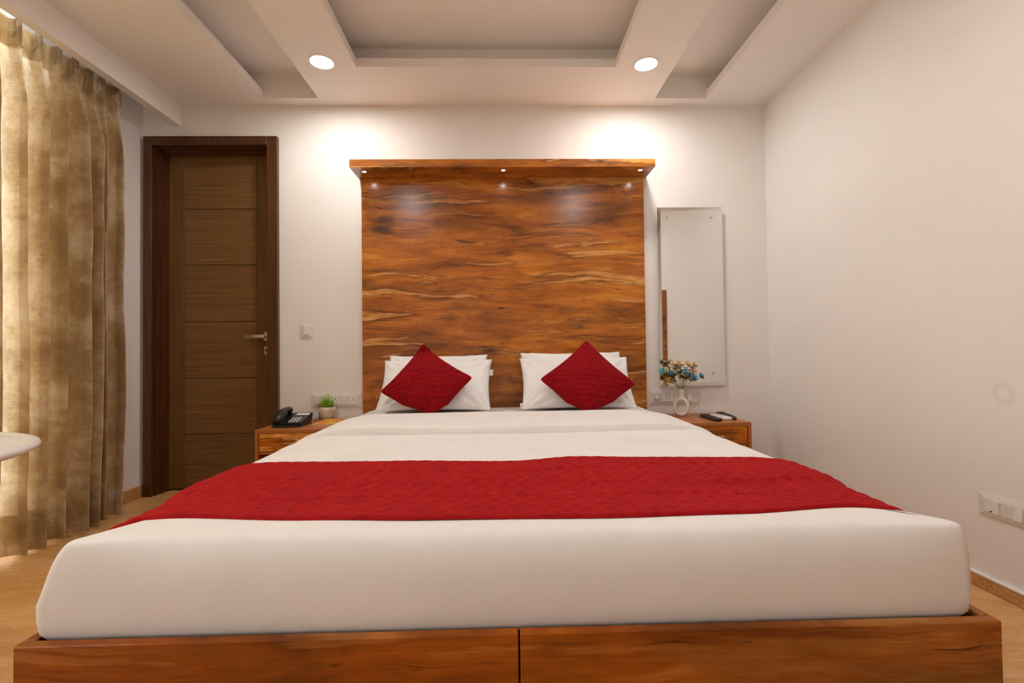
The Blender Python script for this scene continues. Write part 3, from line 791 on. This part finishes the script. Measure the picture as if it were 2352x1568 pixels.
FL = [('cream', (3.131, -.184, .756), 'cream silk rose at the top left of the vase bouquet'), ('cream', (3.184, -.156, .749), 'second cream silk rose from the left along the bouquet top'),
      ('cream', (3.222, -.172, .751), 'third cream silk rose from the left along the bouquet top'), ('cream', (3.268, -.151, .744), 'cream silk rose at the top right of the vase bouquet'),
      ('cream', (3.169, -.149, .702), 'cream silk rose in the middle of the vase bouquet'), ('cream', (3.08, -.199, .719), 'cream silk rose low on the far left of the bouquet'),
      ('blue', (3.058, -.204, .714), 'teal silk rose at the far left tip of the bouquet'), ('blue', (3.136, -.13, .697), 'light teal silk rose left of the bouquet middle'),
      ('blue', (3.2, -.182, .705), 'pale teal silk rose beside the middle cream rose'), ('bright', (3.249, -.184, .677), 'bright blue silk rose right of the bouquet middle'),
      ('bright', (3.315, -.125, .678), 'blue silk rose at the far right tip of the bouquet'), ('amber', (3.214, -.163, .675), 'amber silk lily low in the bouquet middle'),
      ('amber', (3.133, -.13, .662), 'yellow amber silk lily low on the bouquet left'), ('amber', (3.256, -.162, .707), 'amber silk bud under the top right rose'),
      ('amber', (3.107, -.148, .654), 'small amber silk lily at the lowest left of the bouquet')]
rnd = random.Random(11)
for i, (kind, p, lab) in enumerate(FL):
    p = Vector(p); t = thing('silk_lily' if kind == 'amber' else 'silk_rose', tuple(NECK), lab, 'artificial flower', 'silk flowers in the ring vase')
    up = (p-NECK+Vector((0, -.13, .02))).normalized(); st0 = NECK+Vector((rnd.uniform(-.005, .005), rnd.uniform(-.005, .005), -.01))
    bm = bmesh.new(); mid = NECK.lerp(p, .45)+Vector((0, 0, .012)); tube(bm, [st0, mid, p-up*.004], .0011, 5); obj('stem', bm, M_stem, t, smooth=True)
    bm = bmesh.new(); sc = 1.22 if kind != 'amber' else 1.2
    q0 = up.to_track_quat('Z', 'Y')
    if kind == 'amber': layers = [(6, .021, .006, .35, 0)]
    else: layers = [(3, .011, .006, 1.3, 0), (5, .014, .0075, .95, .5), (6, .0165, .0085, .55, .2), (6, .0175, .009, .18, .7)]
    for (cnt, L, W, cup, ph) in layers:
        for k in range(cnt):
            a = 2*PI*(k+ph)/cnt+rnd.uniform(-.1, .1); dv = q0 @ Vector((math.cos(a), math.sin(a), 0))
            petal(bm, p, dv, up, L*sc*rnd.uniform(.9, 1.1), W*sc, cup)
    obj('bloom', bm, FM[kind], t, smooth=True)
    bm = bmesh.new()
    for k in range(7):
        a = rnd.uniform(0, 2*PI); dv = (Vector((math.cos(a), math.sin(a)*.7, rnd.uniform(-.35, .3)))).normalized()
        c_ = mid.lerp(p, rnd.uniform(.25, .95)); petal(bm, c_, dv, Vector((0, 0, 1)), rnd.uniform(.018, .032), .0095, .15)
    for k in range(4):
        a = 2*PI*k/4+.4; dv = q0 @ Vector((math.cos(a), math.sin(a), -.1)); petal(bm, p-up*.004, dv, up, .013, .005, .1)
    obj('leaves', bm, M_dgreen, t)

# ------------------------------------------------------------------ remotes
def remote(c, L, W, ang, mat, keymat, label, round_=.010, win=None, H=.016):
    t = thing('remote_control', (c[0], c[1], NZ), label, 'remote control', 'remotes on the right nightstand')
    m = Matrix.Translation((c[0], c[1], NZ+.0005)) @ Matrix.Rotation(ang, 4, 'Z')
    bm = bmesh.new(); loft(bm, [rrect(-W/2+i, W/2-i, -L/2+i, L/2-i, round_-i*.5, z, 5, 3) for z, i in ((0, .004), (.003, .0005), (H*.65, 0), (H*.9, .0015), (H, .005))])
    obj('body', bm, mat, t, angle=50, xf=m)
    bm = bmesh.new(); rows = int((L-.05)/.013)
    y1 = L/2-.016-(.05 if win else 0)
    for r in range(rows):
        y = y1-r*.013
        if y < -L/2+.03: break
        for cc in (-1, 0, 1): lathe(bm, [(.0040, -.001), (.0040, .0012), (.003, .0018)], (cc*W*.28, y, H), 8)
    obj('buttons', bm, keymat, t, xf=m)
    if win: obj('display', B(((-W/2+.008, L/2-.058, H-.001), (W/2-.008, L/2-.02, H+.0008))), plain('grey lcd', (.3, .31, .27), .25), t, xf=m)
remote((3.303, -.272), .195, .043, .03, M_black, M_blackg, 'slim black remote nearest the vase on the right nightstand')
remote((3.368, -.262), .155, .05, .05, M_rocker, M_key, 'white remote lying between the two black remotes', .006, True, .018)
remote((3.424, -.205), .235, .043, -.13, M_blackg, M_black, 'dark grey remote at the outer edge of the right nightstand')

# ------------------------------------------------------------------ switch and socket plates
def plate(name, axis, a0, a1, z0, z1, label, mods, cat='switch plate'):
    """axis 'y': on the back wall (a = x); axis 'x': on the right wall (a = -y). mods: (kind, a, w)"""
    if axis == 'y': T = Matrix.Identity(4); loc = ((a0+a1)/2, 0, z0)
    else: T = Matrix.Translation((XR, 0, 0)) @ Matrix.Rotation(-PI/2, 4, 'Z'); loc = (XR, -(a0+a1)/2, z0)
    t = thing(name, loc, label, cat)
    e = .0005; D = .0085; mh = (z1-z0)*.54/2; zc = (z0+z1)/2; iz0, iz1 = zc-mh-.002, zc+mh+.002
    ix0 = min(m_[1]-m_[2]/2 for m_ in mods)-.002; ix1 = max(m_[1]+m_[2]/2 for m_ in mods)+.002
    bm = bmesh.new()
    r0 = [(a0, -e, z0), (a1, -e, z0), (a1, -e, z1), (a0, -e, z1)]
    r1 = [(a0, -.004, z0), (a1, -.004, z0), (a1, -.004, z1), (a0, -.004, z1)]
    r2 = [(ix0, -D, iz0), (ix1, -D, iz0), (ix1, -D, iz1), (ix0, -D, iz1)]
    loft(bm, [r0, r1, r2]); obj('plate', bm, M_ivory, t, xf=T)
    for kind, a, w_ in mods:
        obj('module_gap', B(((a-w_/2-.0007, -D-.0004, zc-mh-.0007), (a+w_/2+.0007, -D+.001, zc+mh+.0007))), M_seam, t, xf=T)
        if kind == 'rocker':
            bm = bmesh.new(); rg = [[(a-w_/2, -D+.001, zc-mh), (a+w_/2, -D+.001, zc-mh), (a+w_/2, -D+.001, zc+mh), (a-w_/2, -D+.001, zc+mh)],
                                    [(a-w_/2, -D-.0055, zc-mh), (a+w_/2, -D-.0055, zc-mh), (a+w_/2, -D-.0015, zc+mh), (a-w_/2, -D-.0015, zc+mh)]]
            loft(bm, rg); bmesh.ops.bevel(bm, geom=bm.edges[:], offset=.0006, segments=1, affect='EDGES'); obj('rocker', bm, M_rocker, t, xf=T)
        elif kind == 'blank':
            obj('blank_cover', B(((a-w_/2, -D-.0012, zc-mh), (a+w_/2, -D+.001, zc+mh)), bev=.0005, seg=1), M_ivory, t, xf=T)
        elif kind == 'card':
            bm = bmesh.new(); rg = [[(a-w_/2, -D+.001, zc-mh), (a+w_/2, -D+.001, zc-mh), (a+w_/2, -D+.001, zc+mh), (a-w_/2, -D+.001, zc+mh)],
                                    [(a-w_/2, -D-.0015, zc-mh), (a+w_/2, -D-.0055, zc-mh), (a+w_/2, -D-.0055, zc+mh), (a-w_/2, -D-.0015, zc+mh)]]
            loft(bm, rg); k = obj('rocker', bm, M_rocker, t, xf=T)
            obj('indicator', B(((a-.003, -D-.0066, zc-mh+.0035), (a+.003, -D-.003, zc-mh+.0065))), M_hole, k, xf=T)
        elif kind == 'knob':
            obj('blank_cover', B(((a-w_/2, -D-.0012, zc-mh), (a+w_/2, -D+.001, zc+mh)), bev=.0005, seg=1), M_ivory, t, xf=T)
            bm = bmesh.new(); lathe(bm, [(.0115, .0), (.0115, .010), (.009, .013), (.004, .0135)], (a, -D-.001, zc), 20, 'y'); obj('dimmer_knob', bm, M_rocker, t, smooth=True, xf=T)
        elif kind == 'socket':
            s = obj('socket', B(((a-w_/2, -D-.0015, zc-mh), (a+w_/2, -D+.001, zc+mh)), bev=.0006, seg=1), M_rocker, t, xf=T)
            for dx, dz, rr in ((0, .0095, .0034), (-.0085, -.0055, .0026), (.0085, -.0055, .0026)):
                bm = bmesh.new(); lathe(bm, [(rr, 0), (rr, .0006)], (a+dx, -D-.0014, zc+dz), 14, 'y'); obj('socket_hole', bm, M_hole, s, xf=T)
    return t
plate('switch_plate', 'y', .9156, .9912, .935, 1.023, 'single white switch plate between door and headboard', [('rocker', .955, .023)])
plate('switch_plate', 'y', .9791, 1.078, .512, .600, 'small white wall plate half hidden behind the potted plant', [('blank', 1.029, .05)])
plate('socket_plate', 'y', 1.0795, 1.2855, .511, .5995, 'white socket plate with two sockets left of the bed', [('socket', 1.1273, .044), ('blank', 1.180, .044), ('socket', 1.2346, .044)], 'socket plate')
plate('socket_plate', 'y', 3.0389, 3.345, .498, .589, 'white socket plate with a dimmer knob behind the vase', [('knob', 3.088, .04), ('rocker', 3.132, .02), ('blank', 3.155, .02), ('socket', 3.1936, .044), ('blank', 3.245, .044), ('rocker', 3.293, .024)], 'socket plate')
plate('switch_plate', 'x', 1.2945, 1.68, .258, .3335, 'white switch plate low on the right wall', [('card', 1.345, .050), ('blank', 1.404, .024), ('rocker', 1.429, .024), ('rocker', 1.48, .04), ('blank', 1.54, .04), ('rocker', 1.60, .04)])

# ------------------------------------------------------------------ wall mirror
t = thing('wall_mirror', (3.306, 0, .614), 'tall frameless mirror held by round studs beside the headboard', 'mirror')
X0, X1, Z0, Z1 = 3.104, 3.508, .6142, 1.7148; bv = .020
bm = bmesh.new()
loft(bm, [[(X0, -.022, Z0), (X1, -.022, Z0), (X1, -.022, Z1), (X0, -.022, Z1)], [(X0, -.0255, Z0), (X1, -.0255, Z0), (X1, -.0255, Z1), (X0, -.0255, Z1)],
          [(X0+bv, -.028, Z0+bv), (X1-bv, -.028, Z0+bv), (X1-bv, -.028, Z1-bv), (X0+bv, -.028, Z1-bv)]])
obj('mirror_glass', bm, M_mirror, t)
for x, z in ((3.1649, 1.6507), (3.4408, 1.652), (3.4381, .69), (3.1649, .69)):
    bm = bmesh.new(); lathe(bm, [(.0075, 0), (.0085, .0285), (.0085, .034), (.007, .0365), (.002, .037)], (x, -.0005, z), 20, 'y'); obj('stud', bm, M_chrome, t, angle=40)

# ------------------------------------------------------------------ curtain
PIN = [-.404, -.465, -.528, -.624, -.702, -.803, -.890]
while PIN[-1] > -2.72: PIN.append(PIN[-1]-random.uniform(.088, .108))
bnd = [-.318]+[(a+b)/2 for a, b in zip(PIN, PIN[1:])]+[PIN[-1]-.05]
amp = [random.uniform(.8, 1.15) for _ in PIN]; lean_ = [random.uniform(-1, 1) for _ in PIN]
ZTOP, ZPIN, ZBOT = 2.266, 2.153, .022
def curtain_pt(k, tt, z):
    """k pleat index, tt in -1..1 across the pleat (from its +y edge to its -y edge)"""
    y0, y1 = bnd[k], bnd[k+1]; c = PIN[k]; hw = (y0-y1)/2; ym = (y0+y1)/2
    y = ym-tt*hw
    # shape weights: heading above the pinch, pinch, body
    hd = sstep(ZPIN, ZPIN+.05, z); body = sstep(0, .30, ZPIN-z); pin = max(0, 1-hd-body*1.0)
    g = lambda w: math.exp(-(tt/w)**2)
    fingers = .044*(g(.36))*(.55+.45*math.cos(tt*24))
    xh = .088+fingers-.006*math.cos(PI*tt)
    xp = .080+.046*g(.16)
    A = .104*amp[k]*(1-.10*sstep(1.0, .0, z))
    wob = .35*fbm(k*1.7, z*.9, 4)+.18*lean_[k]
    ph = tt+wob*.28*(1-tt*tt)
    prof = (.5+.5*math.cos(PI*ph)); prof = prof**1.15
    xb = .062+A*prof+.012*fbm(k*.7+tt*.9, z*1.3, 7)
    x = xh*hd+xp*pin+xb*(1-hd-pin) if hd+pin <= 1 else xh*hd+xp*(1-hd)
    om = hw*.42*math.sin(PI*ph)*(1-hd-pin)
    spread = .030*(1-z/2.2)*(1 if k < 3 else .4)*(-1)*(1.0)
    return (x+.018*(1-z/2.2)*prof*(1-hd), y+om+.02*fbm(k*.9, z*.8, 11)*(1-hd-pin)+spread, z)
zrows = [ZBOT+(2.0-ZBOT)*j/64 for j in range(64)]+[2.0+(ZTOP-2.0)*j/26 for j in range(27)]
NU = 24
def curtain_sheet(rows, off=0.0):
    bm = bmesh.new(); V = []
    for z in rows:
        r = []
        for k in range(len(PIN)):
            for i in range(NU+(1 if k == len(PIN)-1 else 0)):
                tt = -1+2*i/NU
                a = curtain_pt(k, tt, z)
                if i == 0 and k > 0:
                    b = curtain_pt(k-1, 1, z); a = tuple((p+q)/2 for p, q in zip(a, b))
                z2 = z+.006*math.sin(k*2.1)*(1 if z < .05 else 0)
                dip = -.007*(1-math.exp(-(tt/.4)**2))*sstep(2.2, 2.26, z)
                r.append(bm.verts.new((a[0]-off, a[1], z2+dip)))
        V.append(r)
    for a, b in zip(V, V[1:]):
        for i in range(len(a)-1): bm.faces.new((a[i], a[i+1], b[i+1], b[i]))
    return bm
t = thing('curtain', (.1, -1.1, 0), 'beige crushed velvet curtain with pinch pleats over the window', 'curtain')
obj('curtain_cloth', curtain_sheet(zrows), M_curt, t, smooth=True)
obj('heading_band', curtain_sheet([2.142+(ZTOP-2.144)*j/10 for j in range(11)], .004), M_curt, t, smooth=True)
obj('hem', curtain_sheet([ZBOT+.001+.165*j/8 for j in range(9)], .004), M_curt, t, smooth=True)
for k in range(len(PIN)):                               # stitched tucks holding the pleats
    bm = bmesh.new(); p = curtain_pt(k, 0, ZPIN); lathe(bm, [(.004, -.004), (.006, 0), (.004, .004)], (p[0]+.001, p[1], p[2]), 8)
    obj('pleat_stitch', bm, M_curt, t, smooth=True)
t = thing('curtain_track', (.10, -1.3, 2.30), 'grey metal curtain track behind the pelmet', 'curtain track')
obj('rail', B(((.088, -3.4, 2.300), (.112, -.13, 2.318)), bev=.002, seg=1), M_track, t)
obj('end_bracket', B(((.085, -.150, 2.30), (.158, -.130, 2.325)), bev=.001, seg=1), M_track, t)
for k in range(len(PIN)):
    bm = bmesh.new(); tube(bm, [(.1, PIN[k], 2.302), (.1, PIN[k]+.002, 2.285), (.098, PIN[k], 2.262)], .0022, 6); obj('glider', bm, M_track, t, smooth=True)

# ------------------------------------------------------------------ white table by the curtain
TX, TY, TZ, TR = .70, -1.92, .64, .348
t = thing('round_table', (TX, TY, 0), 'white round slatted metal table in front of the curtain', 'table')
bm = bmesh.new(); n = 72; R = []
for k in range(n):
    a = 2*PI*k/n; ring = []
    for m in range(10):
        b_ = 2*PI*m/10; rr = TR-.018+.018*math.cos(b_); ring.append(bm.verts.new((TX+rr*math.cos(a), TY+rr*math.sin(a), TZ-.012+.012*math.sin(b_))))
    R.append(ring)
for k in range(n):
    A, Bq = R[k], R[(k+1) % n]
    for m in range(10): bm.faces.new((A[m], A[(m+1) % 10], Bq[(m+1) % 10], Bq[m]))
obj('rim', bm, M_whitem, t, smooth=True)
ca, sa = math.cos(.62), math.sin(.62); ri = TR-.030
for k in range(-14, 15):
    off = k*.0215
    if abs(off) > ri-.01: continue
    hl = math.sqrt(ri*ri-off*off)
    m = Matrix.Translation((TX, TY, TZ-.012)) @ Matrix.Rotation(.62, 4, 'Z')
    obj('slat', B(((-hl, off-.0078, -.004), (hl, off+.0078, .004)), bev=.002, seg=1), M_whitem, t, xf=m)
obj('underside_bar', B(((-.012, -ri, -.026), (.012, ri, -.0165))), M_whitem, t, xf=Matrix.Translation((TX, TY, TZ)) @ Matrix.Rotation(.62, 4, 'Z'))
bm = bmesh.new(); lathe(bm, [(.17, 0), (.17, .012), (.05, .03), (.025, .06), (.022, .3), (.022, TZ-.05), (.06, TZ-.027)], (TX, TY, 0), 28); obj('pedestal', bm, M_whitem, t, smooth=True)

# ------------------------------------------------------------------ wooden wall unit (seen only in the mirror)
t = thing('wall_unit', (3.76, -2.35, .3), 'wooden wall unit on the right wall, seen in the mirror', 'wall unit')
obj('upper_box', B(((3.735, -2.9, 1.165), (XR-.001, -1.87, 1.43)), bev=.001, seg=1), M_teak, t)
obj('lower_panel', B(((3.742, -2.9, .35), (XR-.001, -1.875, 1.163)), bev=.001, seg=1), M_unit, t)
